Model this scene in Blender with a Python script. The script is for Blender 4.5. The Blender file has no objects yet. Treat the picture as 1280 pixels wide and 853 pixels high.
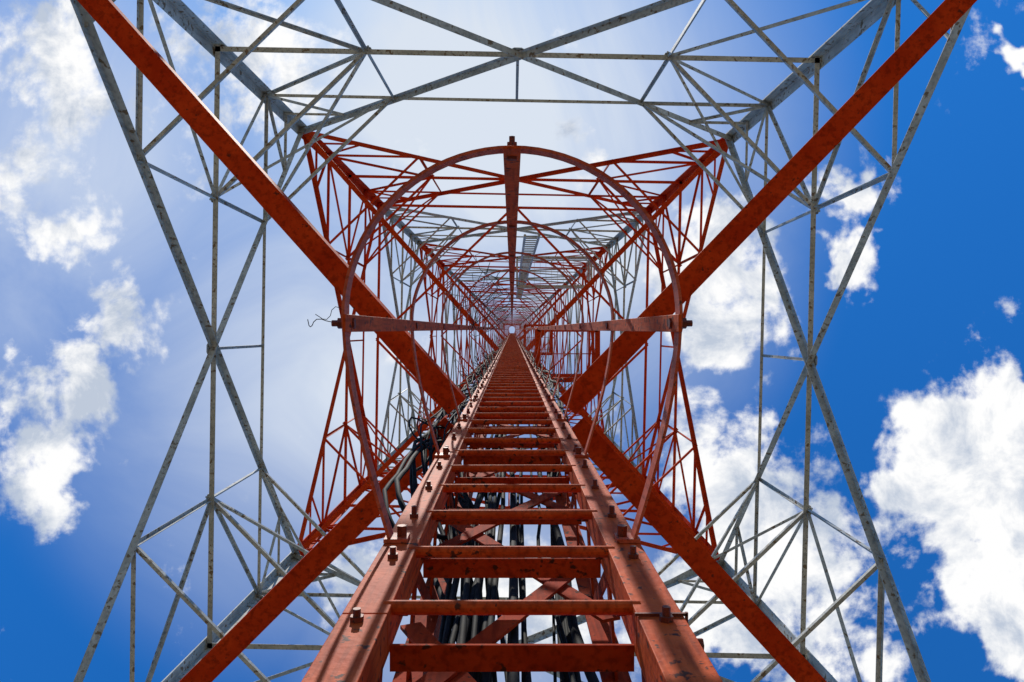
import bpy, math, random
from mathutils import Vector, Matrix
random.seed(7)
sc=bpy.context.scene
Z0=1.6   # camera height above the ground; H = height above camera
F=970.0

# ------------------------------------------------------------ materials
def new_mat(name):
    m=bpy.data.materials.new(name); m.use_nodes=True
    nt=m.node_tree; b=nt.nodes['Principled BSDF']
    return m,nt,b
def paint(name,c1,c2,c3,scale=6,rough=0.5,metal=0.0,bump=0.15,rust=0.62,spec=.3,streak=.5):
    m,nt,b=new_mat(name); N=nt.nodes; L=nt.links
    tc=N.new('ShaderNodeTexCoord')
    n1=N.new('ShaderNodeTexNoise'); n1.inputs['Scale'].default_value=scale; n1.inputs['Detail'].default_value=5; n1.inputs['Roughness'].default_value=.65
    n2=N.new('ShaderNodeTexNoise'); n2.inputs['Scale'].default_value=scale*5; n2.inputs['Detail'].default_value=4
    mp=N.new('ShaderNodeMapping'); mp.inputs['Scale'].default_value=(14,14,1.2)   # rain streaks
    n3=N.new('ShaderNodeTexNoise'); n3.inputs['Scale'].default_value=scale*.6; n3.inputs['Detail'].default_value=3
    L.new(tc.outputs['Object'],n1.inputs['Vector']); L.new(tc.outputs['Object'],n2.inputs['Vector'])
    L.new(tc.outputs['Object'],mp.inputs[0]); L.new(mp.outputs[0],n3.inputs['Vector'])
    r=N.new('ShaderNodeValToRGB'); r.color_ramp.elements[0].position=.38; r.color_ramp.elements[1].position=.62
    r.color_ramp.elements[0].color=(*c1,1); r.color_ramp.elements[1].color=(*c2,1)
    L.new(n1.outputs[0],r.inputs[0])
    r3=N.new('ShaderNodeMapRange'); r3.inputs[1].default_value=.48; r3.inputs[2].default_value=.68; r3.inputs[3].default_value=0; r3.inputs[4].default_value=streak
    L.new(n3.outputs[0],r3.inputs[0])
    mx0=N.new('ShaderNodeMix'); mx0.data_type='RGBA'
    L.new(r3.outputs[0],mx0.inputs[0]); L.new(r.outputs[0],mx0.inputs[6]); mx0.inputs[7].default_value=(c1[0]*.4,c1[1]*.42,c1[2]*.5,1)
    # rust patches: fine chips gated by larger patches
    ad=N.new('ShaderNodeMath'); ad.operation='MULTIPLY_ADD'; L.new(n1.outputs[0],ad.inputs[0]); ad.inputs[1].default_value=.45
    L.new(n2.outputs[0],ad.inputs[2])
    r2=N.new('ShaderNodeMapRange'); r2.inputs[1].default_value=rust+.225; r2.inputs[2].default_value=rust+.275
    L.new(ad.outputs[0],r2.inputs[0])
    mx=N.new('ShaderNodeMix'); mx.data_type='RGBA'
    L.new(r2.outputs[0],mx.inputs[0]); L.new(mx0.outputs[2],mx.inputs[6]); mx.inputs[7].default_value=(*c3,1)
    L.new(mx.outputs[2],b.inputs['Base Color'])
    b.inputs['Roughness'].default_value=rough; b.inputs['Metallic'].default_value=metal
    b.inputs['Specular IOR Level'].default_value=spec
    bp=N.new('ShaderNodeBump'); bp.inputs['Strength'].default_value=bump; bp.inputs['Distance'].default_value=.004
    L.new(n2.outputs[0],bp.inputs['Height']); L.new(bp.outputs[0],b.inputs['Normal'])
    return m
M_red=paint('red_oxide_paint',(.58,.036,.005),(.76,.064,.010),(.18,.03,.015),5,.7,spec=.04,rust=.66,streak=.55)
M_redlad=paint('ladder_orange_red_paint',(.55,.062,.009),(.74,.108,.020),(.11,.030,.016),11,.65,bump=.45,rust=.62,spec=.08,streak=.6)
M_rear=paint('shaded_rear_red_paint',(.36,.030,.006),(.50,.055,.012),(.08,.022,.012),9,.75,bump=.4,rust=.62,spec=.04,streak=.6)  # darker copy of the red; shade behind the ladder put into the colour
M_hoop=paint('faded_red_paint',(.56,.085,.035),(.66,.14,.07),(.2,.05,.03),14,.55,spec=.15,rust=.63)
M_grey=paint('weathered_grey_paint',(.41,.39,.34),(.58,.56,.50),(.22,.15,.09),3,.65,spec=.2,rust=.60,streak=.5)
M_bolt=paint('bolt_steel',(.16,.03,.015),(.26,.05,.02),(.05,.03,.02),40,.6,.1)
M_cable=paint('black_cable_jacket',(.008,.008,.009),(.018,.018,.019),(.03,.028,.025),20,.75,spec=.10,bump=.05)
M_conc=paint('concrete',(.3,.29,.27),(.4,.39,.36),(.2,.19,.18),4,.9)
M_ground=paint('dry_grass_gravel',(.15,.14,.10),(.26,.23,.18),(.09,.10,.05),.6,1.0,rust=.55,spec=0)

# ------------------------------------------------------------ mesh accumulator
class Acc:
    def __init__(s): s.v=[]; s.f=[]
    def add(s,v,f):
        o=len(s.v); s.v+= [tuple(p) for p in v]; s.f+=[tuple(i+o for i in q) for q in f]
    def obj(s,name,mat,parent=None,smooth=False,bevel=0):
        me=bpy.data.meshes.new(name); me.from_pydata([(x,y,z+Z0) for x,y,z in s.v],[],s.f); me.update()
        import bmesh
        bm=bmesh.new(); bm.from_mesh(me); bmesh.ops.recalc_face_normals(bm,faces=bm.faces); bm.to_mesh(me); bm.free()
        ob=bpy.data.objects.new(name,me); sc.collection.objects.link(ob); me.materials.append(mat)
        if parent: ob.parent=parent
        if smooth:
            for p in me.polygons: p.use_smooth=True
        if bevel:
            b=ob.modifiers.new('bevel','BEVEL'); b.width=bevel; b.segments=2; b.limit_method='ANGLE'
        return ob
def prism(acc,p0,p1,prof,n1):
    p0=Vector(p0);p1=Vector(p1); d=(p1-p0).normalized(); n1=Vector(n1)
    a=(n1-d*n1.dot(d)); 
    if a.length<1e-4: a=d.orthogonal()
    a.normalize(); b=d.cross(a)
    k=len(prof); vs=[p+a*x+b*y for p in (p0,p1) for x,y in prof]
    fs=[(i,(i+1)%k,k+(i+1)%k,k+i) for i in range(k)]+[tuple(range(k))[::-1],tuple(range(k,2*k))]
    acc.add(vs,fs)
def angle(acc,p0,p1,s,nrm,t=None,off=0,s2=None):
    t=t or max(.006,s*.1); s2=s2 or s
    prof=[(off,-s/2),(off+s2,-s/2),(off+s2,-s/2+t),(off+t,-s/2+t),(off+t,s/2),(off,s/2)]
    prism(acc,p0,p1,prof,nrm)
def bar(acc,p0,p1,w,h,n1):
    prism(acc,p0,p1,[(-w/2,-h/2),(w/2,-h/2),(w/2,h/2),(-w/2,h/2)],n1)
def rod(acc,p0,p1,r,k=10):
    prism(acc,p0,p1,[(r*math.cos(2*math.pi*i/k),r*math.sin(2*math.pi*i/k)) for i in range(k)],(.31,.77,.2))
def empty(name,loc=(0,0,0)):
    e=bpy.data.objects.new(name,None); e.location=loc; sc.collection.objects.link(e); e.empty_display_size=.2; return e

# ------------------------------------------------------------ tower
CY=.34; ROT=math.radians(1.1)
def w(H): return 4.54-.042*H
def T(x,y,H):
    c,s=math.cos(ROT),math.sin(ROT); return Vector((x*c-y*s, CY+x*s+y*c, H))
DIRS=[((0,-1),(1,0)),((1,0),(0,1)),((0,1),(-1,0)),((-1,0),(0,-1))]
def FP(f,s,H):
    (nx,ny),(tx,ty)=DIRS[f]; W=w(H); return T(nx*W+tx*s, ny*W+ty*s, H)
def FN(f):
    (nx,ny),_=DIRS[f]; return T(-nx,-ny,0)-T(0,0,0)
grey,red,gg,gr=Acc(),Acc(),Acc(),Acc()
LV=[-1.6,6.55,14.27,20.9,27.5,34,40.3,46.4,52.3,58,63.5,69,74,79,84,88]
jit=[0]
def mem(acc,f,a,b,s):
    jit[0]=(jit[0]+1)%7
    angle(acc,a,b,s,FN(f),off=.004+jit[0]*.0023)
def gus(acc,p,f,r):
    n=FN(f); t=Vector(( -n.y,n.x,0)); u=Vector((0,0,1)); p=p+n*(-.004)
    k=8
    vs=[];
    for q in (0,.008):
        for i in range(k):
            an=2*math.pi*(i+.5)/k
            vs.append(p-n*q+t*r*math.cos(an)+u*r*1.2*math.sin(an))
    acc.add(vs,[tuple(range(k)),tuple(range(k,2*k))[::-1]]+[(i,(i+1)%k,k+(i+1)%k,k+i) for i in range(k)])
    for i in range(4):
        an=math.pi/4+i*math.pi/2
        q=p+t*r*.55*math.cos(an)+u*r*.7*math.sin(an)
        rod(acc,q-n*.03,q+n*.035,.014,6)
def panel(acc,ga,Hb,Ht,k,rich):
    wb,wt=w(Hb),w(Ht); Hc=Hb+(Ht-Hb)*wb/(wb+wt)
    Hl=(Hb+Hc)/2; Hu=(Hc+Ht)/2
    aL=.5*wb; aU=.5*wt
    for f in range(4):
        mem(acc,f,FP(f,-wb,Hb),FP(f,wt,Ht),.088*k)
        mem(acc,f,FP(f,wb,Hb),FP(f,-wt,Ht),.088*k)
        mem(acc,f,FP(f,-w(Hc),Hc),FP(f,w(Hc),Hc),.07*k)
        if not rich: continue
        gus(ga,FP(f,0,Hc),f,.12*k)
        mem(acc,f,FP(f,-aU,Hu),FP(f,aU,Hu),.048*k)
        mem(acc,f,FP(f,0,Hc),FP(f,0,Hu),.042*k)
        for sg in (-1,1):
            K=FP(f,sg*.5*w(Hc),Hc); Ml=FP(f,sg*aL,Hl); Mu=FP(f,sg*aU,Hu)
            Ll=FP(f,sg*w(Hl),Hl); Lu=FP(f,sg*w(Hu),Hu)
            gus(ga,K,f,.07*k)
            mem(acc,f,Ll,Ml,.052*k); mem(acc,f,Lu,Mu,.048*k)
            mem(acc,f,K,Ml,.048*k); mem(acc,f,K,Lu,.048*k)
            mem(acc,f,K,Ll,.048*k); mem(acc,f,K,Mu,.045*k)
            H3=(Hl+Hb)/2; H4=(Hu+Ht)/2
            mem(acc,f,Ll,FP(f,sg*.75*wb,H3),.045*k)
            Q=FP(f,sg*.75*wt,H4)
            mem(acc,f,Lu,Q,.045*k); mem(acc,f,FP(f,sg*w(H4),H4),Q,.04*k)
            mem(acc,f,FP(f,sg*w(H3),H3),FP(f,sg*.75*wb,H3),.04*k)
        g=(f+1)%4
        for (a,b,s) in ((FP(f,.5*w(Hc),Hc),FP(g,-.5*w(Hc),Hc),.05),(FP(f,aU,Hu),FP(g,-aU,Hu),.045),(FP(f,aL,Hl),FP(g,-aL,Hl),.045),
                        (FP(f,aU,Hu),FP(g,-.5*w(Hc),Hc),.04),(FP(g,-aU,Hu),FP(f,.5*w(Hc),Hc),.04)):
            jit[0]=(jit[0]+1)%7
            angle(acc,a,b,s*k,(0,0,1),off=.01+jit[0]*.003)
for i in range(len(LV)-1):
    Hb,Ht=LV[i],LV[i+1]
    isred=(i>=2 and i%2==0)
    acc,ga=(red,gr) if isred else (grey,gg)
    k=1.0 if i<2 else max(.5,1-.07*(i-1))
    if i<5: panel(acc,ga,Hb,Ht,k,True)
    else:
        Hm=(Hb+Ht)/2
        panel(acc,ga,Hb,Hm,k*.9,False); panel(acc,ga,Hm,Ht,k*.9,False)
    S=.165 if i<3 else max(.1,.165-.008*(i-2))
    for sx in (-1,1):
        for sy in (-1,1):
            a=T(sx*(w(Hb)+.02),sy*(w(Hb)+.02),Hb); b=T(sx*(w(Ht)+.02),sy*(w(Ht)+.02),Ht)
            t=.018
            prof=[(0,0),(S,0),(S,t),(t,t),(t,S),(0,S)]
            d=(b-a).normalized(); ax=T(-sx,0,0)-T(0,0,0); ay=T(0,-sy,0)-T(0,0,0)
            vs=[p+ax*x+ay*y for p in (a,b) for x,y in prof]
            fs=[(j,(j+1)%6,6+(j+1)%6,6+j) for j in range(6)]+[(5,4,3,2,1,0),(6,7,8,9,10,11)]
            acc.add(vs,fs)
            if i>0:      # splice plates
                bar(acc,a+ax*(S*.5)-ay*.008-d*.3,a+ax*(S*.5)-ay*.008+d*.3,S*.8,.012,ax)
                bar(acc,a+ay*(S*.5)-ax*.008-d*.3,a+ay*(S*.5)-ax*.008+d*.3,.012,S*.8,ax)
            if i<6 and sx*sy>0:
                L=(b-a).length; q=.4
                while q<L:
                    p=a+d*q; rod(ga,p,p-ax*.16 ,.009,6); q+=.4
for H in (20.9,34,46.4,58):
    for f in range(4):
        g=(f+1)%4
        angle(red,FP(f,0,H),FP(g,0,H),.06,(0,0,1),off=.02)
        angle(red,FP(f,-w(H),H),FP(f,w(H),H),.07,FN(f),off=.02)
beams=Acc()
def legpt(sx,sy,H): return T(sx*(w(H)-.02),sy*(w(H)-.02),H)
for H,s in ((3.8,.114),(14.3,.09),(27.5,.08),(40.3,.07)):
    for (x,y,sx,sy) in ((-.27,.38,-1,-1),(.27,.38,1,-1),(-.29,.47,-1,1),(.31,.47,1,1)):
        a=Vector((x,y,H)); b=legpt(sx,sy,H)
        angle(beams,a,b,s,(0,0,1),t=.012)
tower=empty('lattice_tower')
grey.obj('grey_steel_sections',M_grey,tower); red.obj('red_steel_sections',M_red,tower)
gg.obj('grey_gusset_plates',M_grey,tower); gr.obj('red_gusset_plates',M_red,tower)
beams.obj('ladder_support_beams',M_red,tower,bevel=.002)
ft=Acc()
for sx in(-1,1):
    for sy in(-1,1):
        p=T(sx*(w(-1.6)),sy*w(-1.6),0)
        bar(ft,(p.x,p.y,-1.9),(p.x,p.y,-1.25),.9,.9,(1,0,0))
ft.obj('footings',M_conc,tower,bevel=.02)

pf=Acc()
def platform(acc,x0,x1,y0,y1,H,rail=True,st=.09,s=.06):
    for (a,b) in (((x0,y0),(x1,y0)),((x1,y0),(x1,y1)),((x1,y1),(x0,y1)),((x0,y1),(x0,y0))):
        angle(acc,(a[0],a[1],H),(b[0],b[1],H),s,(0,0,1))
        if rail:
            for h in (.55,1.05): rod(acc,(a[0],a[1],H+h),(b[0],b[1],H+h),.018,6)
            rod(acc,(a[0],a[1],H),(a[0],a[1],H+1.05),.02,6)
    x=x0+st
    while x<x1: bar(acc,(x,y0,H+.03),(x,y1,H+.03),.006,.03,(1,0,0)); x+=st
    y=y0+.3
    while y<y1: bar(acc,(x0,y,H+.05),(x1,y,H+.05),.012,.012,(0,0,1)); y+=.3
platform(pf,.32,1.05,.0,.62,9.5)
platform(pf,.32,1.0,-.1,.62,19.5)
pf.obj('rest_platform',M_red,tower)
pg=Acc()
platform(pg,.14,2.2,-2.0,-1.2,21.5,True,.16,.05)
for x in (.20,.42):
    rod(pg,(x,-1.45,12.0),(x,-1.45,36),.022,8)
for h in range(80): rod(pg,(.20,-1.45,12.1+h*.3),(.42,-1.45,12.1+h*.3),.011,6)
pg.obj('antenna_platform',M_grey,tower)

# ------------------------------------------------------------ caged ladder
lad=empty('caged_ladder')
D=.42; TOP=87
rails,rungs,back,bolts,hoops,straps=Acc(),Acc(),Acc(),Acc(),Acc(),Acc()
for sg in (-1,1):
    segs=[(-1.6,1.14),(1.143,7.1),(7.103,13.1),(13.103,25),(25.003,TOP)]
    for j,(a,b) in enumerate(segs):
        xi,xo,t=.184,.252,.007
        prof=[(xo,0),(xi,0),(xi,.066),(xi+t,.066),(xi+t,t),(xo,t)]
        vs=[Vector((sg*x,D+y,h)) for h in (a,b) for x,y in prof]
        rails.add(vs,[(i,(i+1)%6,6+(i+1)%6,6+i) for i in range(6)]+[(5,4,3,2,1,0),(6,7,8,9,10,11)])
    angle(back,(sg*.215,D+.30,-1.6),(sg*.215,D+.30,TOP),.06,(0,1,0))
for sg in (-1,1):
    for h in (1.14,7.1,13.1):
        bar(rails,(sg*.219,D+.0125,h-.16),(sg*.219,D+.0125,h+.16),.058,.007,(1,0,0))
# clamp band on the right rail
bar(bolts,(.180,D-.003,1.13),(.256,D-.003,1.13),.004,.005,(0,1,0)); bar(bolts,(.2555,D-.006,1.13),(.2555,D+.05,1.13),.004,.005,(1,0,0))
rod(bolts,(.250,D+.03,1.10),(.272,D+.03,1.10),.010,6)
H=1.188-.299*9
while H<TOP:
    y=D+.008; q=random.uniform(-.003,.003) if H>1.3 else 0
    rod(rungs,(-.197,y,H+q),(.197,y,H-q),.0112,12)
    H+=.299
H=1.0316-.3*8
while H<40:
    for sg in (-1,1):
        x=sg*(.222+random.uniform(-.003,.003)); L=random.uniform(.018,.025)
        rod(bolts,(x,D-.008,H),(x,D,H),.0105,6)
        rod(bolts,(x,D-L,H),(x,D-.006,H),.0060,8)
        rod(bolts,(sg*.186,D+.04,H+.15),(sg*.17,D+.04,H+.15),.009,6)
    H+=.31
h=1.16-.44*6; k=0
while h<TOP:
    angle(back,(-.184,D+.075,h),(.184,D+.075,h),.04,(0,0,1),t=.006)
    if h<45:
        if k%2==0: bar(back,(-.2*1,D+.155,h-.05),(.2,D+.155,h+.80),.007,.042,(0,1,0))
        else: bar(back,(.2,D+.163,h-.05),(-.2,D+.163,h+.80),.007,.042,(0,1,0))
        for sg in (-1,1):
            bar(back,(sg*.197,D+.05,h),(sg*.215,D+.31,h),.006,.04,(1,0,0))
            if k%2: bar(back,(sg*.205,D+.07,h),(sg*.215,D+.30,h+.42),.006,.035,(1,0,0))
    h+=.44; k+=1
def hoop_path():
    R=.327; cy=-.024; pts=[]
    side=[(.238,.412),(.252,.365),(.268,.31),(.283,.255),(.300,.185),(.314,.11),(.323,.04)]
    pts+= [(-x,y) for x,y in side]
    for i in range(0,41):
        a=math.pi-math.pi*i/40; pts.append((R*math.cos(a),cy-R*math.sin(a)))
    pts+= [(x,y) for x,y in side[::-1]]
    return pts
HP=hoop_path()
def add_hoop(h,acc):
    t=.006; hh=.042; n=len(HP); vs=[]; fs=[]
    dx=random.uniform(-.006,.006); sc_=random.uniform(.985,1.015); tl=random.uniform(-.012,.012); tr=random.uniform(-.01,.01)
    if h<1.6: dx=0;sc_=1
    for i,(x,y) in enumerate(HP):
        p=Vector(HP[max(i-1,0)]); q=Vector(HP[min(i+1,n-1)]); d=(q-p).normalized(); nn=Vector((d.y,-d.x))
        wgt=min(1,abs(y-.412)/.4)
        X=x*(1+(sc_-1)*wgt)+dx*wgt; Y=y
        hz=h+tl*(.42-y)+tr*x
        for (o,z) in ((0,0),(t,0),(t,hh),(0,hh)): vs.append((X+nn.x*o,Y+nn.y*o,hz+z))
    for i in range(n-1):
        for j in range(4): fs.append((i*4+j,i*4+(j+1)%4,(i+1)*4+(j+1)%4,(i+1)*4+j))
    fs+=[(0,1,2,3),((n-1)*4+3,(n-1)*4+2,(n-1)*4+1,(n-1)*4)]
    acc.add(vs,fs)
hs=[1.515+1.02*i for i in range(84)]
for h in hs:
    if h>TOP-1: break
    add_hoop(h,hoops)
    for sg in (-1,1):
        bar(hoops,(sg*.206,D-.005,h+.024),(sg*.252,D-.005,h+.024),.008,.05,(0,1,0))
        if h<20: rod(bolts,(sg*.219,D-.03,h+.024),(sg*.219,D,h+.024),.0105,6)
    if h<20:
        for (x,y,dx,dy) in ((0,-.351,0,-1),(-.327,-.012,-1,0),(.327,-.012,1,0)):
            rod(bolts,(x-dx*.012,y-dy*.012,h+.024),(x+dx*.03,y+dy*.03,h+.024),.0065,6)
            rod(bolts,(x+dx*.006,y+dy*.006,h+.024),(x+dx*.018,y+dy*.018,h+.024),.011,6)
            rod(bolts,(x-dx*.010,y-dy*.010,h+.024),(x-dx*.016,y-dy*.016,h+.024),.011,6)
for (x,y,a) in ((0,-.344,0),(-.3185,-.012,1),(.3185,-.012,1)):
    if a==0: bar(straps,(x,y,1.47),(x,y,TOP-1),.034,.006,(1,0,0))
    else: bar(straps,(x,y,1.47),(x,y,TOP-1),.006,.034,(1,0,0))
rails.obj('rails',M_redlad,lad,bevel=.0015)
rungs.obj('rungs',M_redlad,lad)
back.obj('rear_frame',M_rear,lad)
bolts.obj('bolts',M_bolt,lad)
hoops.obj('cage_hoops',M_hoop,lad)
straps.obj('cage_straps',M_redlad,lad,bevel=.001)
pad=Acc(); bar(pad,(0,.6,-1.8),(0,.6,-1.5),.9,.9,(1,0,0)); pad.obj('base_pad',M_conc,lad,bevel=.01)

# ------------------------------------------------------------ cables
cu=bpy.data.curves.new('cable_bundle','CURVE'); cu.dimensions='3D'; cu.bevel_depth=.008; cu.bevel_resolution=1; cu.resolution_u=3
def spline(pts,r=1.0):
    s=cu.splines.new('BEZIER'); s.bezier_points.add(len(pts)-1)
    for p,q in zip(s.bezier_points,pts):
        p.co=(q[0],q[1],q[2]+Z0); p.handle_left_type=p.handle_right_type='AUTO'; p.radius=r
def run(x,y,h0,h1,amp,step,r=1.0,start=None):
    pts=list(start or []); h=h0
    while h<h1:
        pts.append((x+random.gauss(0,amp),y+random.gauss(0,amp),h)); h+=step*random.uniform(.7,1.3)
    spline(pts,r)
for i in range(15):
    run(random.uniform(-.14,.16),D+random.uniform(.19,.27),-1.55,random.choice([30,50,70]),.010,.7,random.uniform(.7,1.4))
for i in range(22):
    x=random.uniform(-.40,-.275); y=random.uniform(D+.0,D+.17)
    h0=random.uniform(2.9,4.2)
    st=[(random.uniform(-.14,.0),D+.24,-1.5),(random.uniform(-.17,-.08),D+.25,h0-1.3),(x*.75,D+.24,h0-.5)]
    run(x,y,h0,random.choice([25,40,60]),.014,.5,random.uniform(.4,1.05),st)
for i in range(12):
    x=random.uniform(.275,.36); y=random.uniform(D+.0,D+.14)
    run(x,y,random.uniform(4,7),random.choice([20,35,60]),.015,.7,random.uniform(.5,1.1),[(.12,D+.25,-1.5),(.15,D+.25,3.0)])
for i in range(52):
    h=random.uniform(3.0,13) ; sg=-1 if random.random()<.62 else 1
    x=sg*.33; y=D+.06
    if sg>0: h+=1.5
    a=random.uniform(.04,.18); b=random.uniform(-.2,1.2)
    spline([(x,y,h),(x+sg*a*.7,y-a*.6*b,h+.1),(x+sg*a,y-a*1.2*b,h+.3),(x+sg*a*.4,y-a*.3*b,h+.55),(x,y,h+.8)],random.uniform(.2,.55))
spline([(-.33,D+.1,3.6),(-.36,D+.06,3.2),(-.355,D+.05,2.6),(-.33,D+.06,2.25),(-.27,D+.12,2.15),(-.2,D+.2,2.3)],1.1)
spline([(-.34,D+.1,3.7),(-.375,D+.05,3.2),(-.37,D+.05,2.5),(-.34,D+.07,2.1),(-.27,D+.14,2.0),(-.2,D+.22,2.2)],.9)
spline([(-.33,-.02,1.54),(-.36,-.015,1.545),(-.385,-.02,1.53),(-.40,-.005,1.54),(-.408,-.02,1.55)],.11)
spline([(-.33,-.03,1.55),(-.35,-.045,1.54),(-.37,-.02,1.55),(-.39,-.03,1.54)],.09)
for i in range(12):
    x,y,h=random.uniform(-.4,-.05),random.uniform(-.4,-.05),random.uniform(4.5,8)
    spline([(x+random.uniform(-.15,.15),y+random.uniform(-.15,.15),h+j*.12) for j in range(5)]+[(-.3,0,h+1.)],.22)
cob=bpy.data.objects.new('cable_bundle',cu); sc.collection.objects.link(cob); cu.materials.append(M_cable)

# ------------------------------------------------------------ ground
g=Acc(); S=3000
g.add([(-S,-S,-1.6),(S,-S,-1.6),(S,S,-1.6),(-S,S,-1.6)],[(0,1,2,3)])
g.obj('ground',M_ground)

# ------------------------------------------------------------ sky
sd=Vector((-.12,-.42,.90)).normalized()
el=math.asin(sd.z); az=math.atan2(sd.x,sd.y)
W=bpy.data.worlds.new("World"); sc.world=W; W.use_nodes=True
W.cycles.sampling_method='MANUAL'; W.cycles.sample_map_resolution=256
nt=W.node_tree; N=nt.nodes; L=nt.links; N.clear()
out=N.new('ShaderNodeOutputWorld')
sky=N.new('ShaderNodeTexSky'); sky.sky_type='NISHITA'; sky.sun_disc=False; sky.sun_elevation=el; sky.sun_rotation=az
sky.air_density=1.0; sky.dust_density=.3; sky.ozone_density=3
tint=N.new('ShaderNodeMix'); tint.data_type='RGBA'; tint.blend_type='MULTIPLY'; tint.inputs[0].default_value=1
L.new(sky.outputs[0],tint.inputs[6]); tint.inputs[7].default_value=(.12,.76,1.42,1)
bg=N.new('ShaderNodeBackground'); bg.inputs[1].default_value=.115; L.new(tint.outputs[2],bg.inputs[0])
tc=N.new('ShaderNodeTexCoord'); sep=N.new('ShaderNodeSeparateXYZ'); L.new(tc.outputs['Generated'],sep.inputs[0])
def math_(op,a,b=None,c=None,clamp=False):
    m=N.new('ShaderNodeMath'); m.operation=op; m.use_clamp=clamp
    for i,x in enumerate((a,b,c)):
        if x is None: continue
        if isinstance(x,(int,float)): m.inputs[i].default_value=x
        else: L.new(x,m.inputs[i])
    return m.outputs[0]
z=math_('MAXIMUM',sep.outputs[2],.06)
px=math_('DIVIDE',sep.outputs[0],z); py=math_('DIVIDE',sep.outputs[1],z)
comb=N.new('ShaderNodeCombineXYZ'); L.new(px,comb.inputs[0]); L.new(py,comb.inputs[1]); P=comb.outputs[0]
def noise(vec,scale,detail=8,rough=.55,dist=0,off=(0,0,0),out=0):
    mp=N.new('ShaderNodeMapping'); L.new(vec,mp.inputs[0]); mp.inputs['Location'].default_value=off
    n=N.new('ShaderNodeTexNoise'); n.noise_dimensions='2D'; n.inputs['Scale'].default_value=scale; n.inputs['Detail'].default_value=detail; n.inputs['Roughness'].default_value=rough; n.inputs['Distortion'].default_value=dist
    L.new(mp.outputs[0],n.inputs['Vector']); return n.outputs[out]
# warped copy of the plane so that cloud masses have ragged outlines
wc=noise(P,6.5,4,.6,0,(5,2,0),1)
wsub=N.new('ShaderNodeVectorMath'); wsub.operation='SUBTRACT'; L.new(wc,wsub.inputs[0]); wsub.inputs[1].default_value=(.5,.5,.5)
wscl=N.new('ShaderNodeVectorMath'); wscl.operation='SCALE'; L.new(wsub.outputs[0],wscl.inputs[0]); wscl.inputs['Scale'].default_value=.30
wmul=N.new('ShaderNodeVectorMath'); wmul.operation='MULTIPLY'; L.new(wscl.outputs[0],wmul.inputs[0]); wmul.inputs[1].default_value=(1,1,0)
wadd=N.new('ShaderNodeVectorMath'); wadd.operation='ADD'; L.new(P,wadd.inputs[0]); L.new(wmul.outputs[0],wadd.inputs[1]); PW=wadd.outputs[0]
def field(blobs,src):
    cur=None
    for (x,y,r,a) in blobs:
        vm=N.new('ShaderNodeVectorMath'); vm.operation='DISTANCE'; L.new(src,vm.inputs[0]); vm.inputs[1].default_value=((x-640)/F,(y-412)/F,0)
        mr=N.new('ShaderNodeMapRange'); mr.interpolation_type='SMOOTHSTEP'
        mr.inputs[1].default_value=0; mr.inputs[2].default_value=r/F; mr.inputs[3].default_value=a; mr.inputs[4].default_value=0
        L.new(vm.outputs['Value'],mr.inputs[0])
        cur=mr.outputs[0] if cur is None else math_('MAXIMUM',cur,mr.outputs[0])
    return cur
cum=field([(1205,610,200,1.6),(1290,540,170,1.5),(1270,730,170,1.4),(1150,570,90,1.0),
           (925,335,140,1.15),(1010,255,75,.9),(860,560,170,1.1),(970,660,200,1.3),(1040,800,160,1.1),(880,770,140,1.1),
           (65,540,175,1.25),(150,410,100,.9),(50,90,150,.84),(30,230,150,.86),(110,275,90,.82),
           (1300,75,60,1.1),(320,80,190,.86),(700,175,60,.7),(440,740,140,.95),(1085,345,60,.8),(640,720,180,.9),
           (-300,300,300,.8),(1700,900,350,1),(600,1500,400,.9),(300,-500,350,.8)],PW)
n1=noise(P,8.0,10,.64,.1,(3.1,1.7,0)); 
dens=math_('ADD',math_('MULTIPLY',cum,.62),math_('MULTIPLY',math_('SUBTRACT',n1,.5),1.6))
mr=N.new('ShaderNodeMapRange'); mr.interpolation_type='SMOOTHSTEP'; mr.inputs[1].default_value=.20; mr.inputs[2].default_value=.56; L.new(dens,mr.inputs[0])
cmask=mr.outputs[0]
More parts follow.
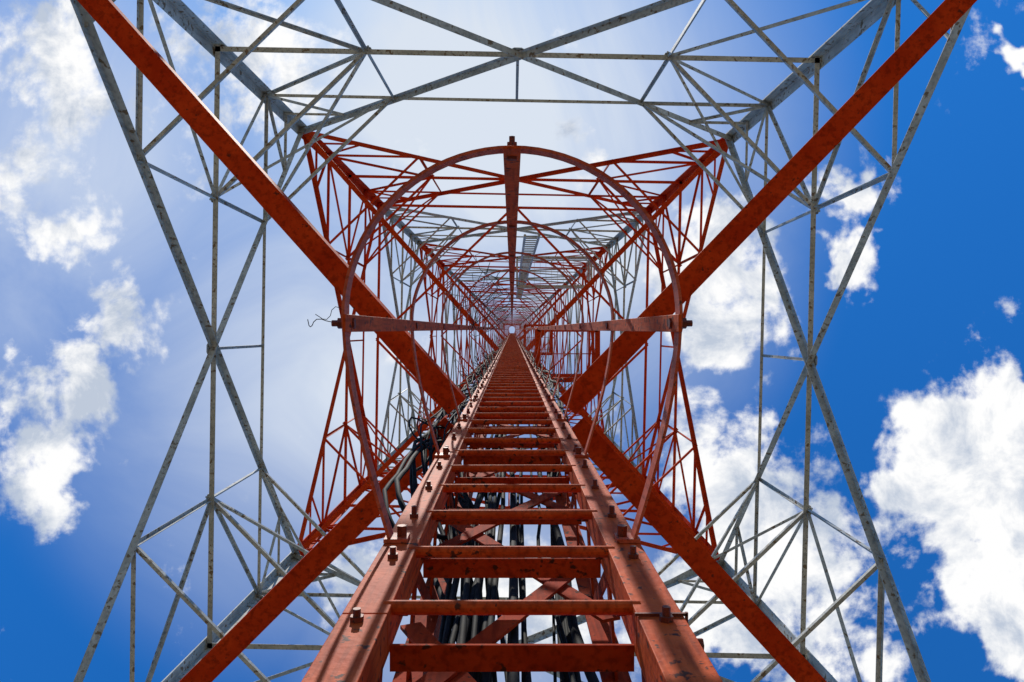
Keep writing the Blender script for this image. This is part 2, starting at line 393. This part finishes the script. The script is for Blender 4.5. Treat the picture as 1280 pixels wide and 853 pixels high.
veil=field([(610,150,520,1.15),(420,430,500,1.0),(110,230,480,.72),(600,760,330,.75),(740,330,330,.95)],P)
n2=noise(P,2.4,6,.6,.6,(9,4,0))
vmask=math_('MULTIPLY',veil,math_('ADD',math_('MULTIPLY',n2,1.3),.22),clamp=True)
n3=noise(P,9,8,.62,.2,(3.12,1.74,0))
rmp=N.new('ShaderNodeValToRGB'); rmp.color_ramp.elements[0].position=.36; rmp.color_ramp.elements[0].color=(.52,.59,.71,1)
rmp.color_ramp.elements[1].position=.56; rmp.color_ramp.elements[1].color=(1,1,1,1); L.new(n3,rmp.inputs[0])
bc=N.new('ShaderNodeBackground'); bc.inputs[1].default_value=1.0; L.new(rmp.outputs[0],bc.inputs[0])
bv=N.new('ShaderNodeBackground'); bv.inputs[0].default_value=(.78,.86,.98,1); bv.inputs[1].default_value=.90
m1=N.new('ShaderNodeMixShader'); L.new(vmask,m1.inputs[0]); L.new(bg.outputs[0],m1.inputs[1]); L.new(bv.outputs[0],m1.inputs[2])
m2=N.new('ShaderNodeMixShader'); L.new(cmask,m2.inputs[0]); L.new(m1.outputs[0],m2.inputs[1]); L.new(bc.outputs[0],m2.inputs[2])
L.new(m2.outputs[0],out.inputs[0])

sun=bpy.data.lights.new('sun','SUN'); sun.energy=4.0; sun.angle=math.radians(.5); sun.color=(1,.95,.86)
so=bpy.data.objects.new('sun',sun); sc.collection.objects.link(so); so.rotation_euler=sd.to_track_quat('Z','Y').to_euler(); so.location=(0,0,120)

# ------------------------------------------------------------ camera
cam=bpy.data.cameras.new('camera'); cam.sensor_width=36; cam.lens=F/1280*36; cam.clip_start=.02; cam.clip_end=6000
co=bpy.data.objects.new('camera',cam); sc.collection.objects.link(co); co.location=(0,0,Z0)
tilt=math.atan(14.5/F)
fwd=Vector((0,math.sin(tilt),math.cos(tilt))); up=Vector((0,-math.cos(tilt),math.sin(tilt))); right=fwd.cross(up)
co.rotation_euler=Matrix((right,up,-fwd)).transposed().to_euler()
sc.camera=co
sc.view_settings.view_transform='Standard'; sc.view_settings.look='None'; sc.view_settings.exposure=0
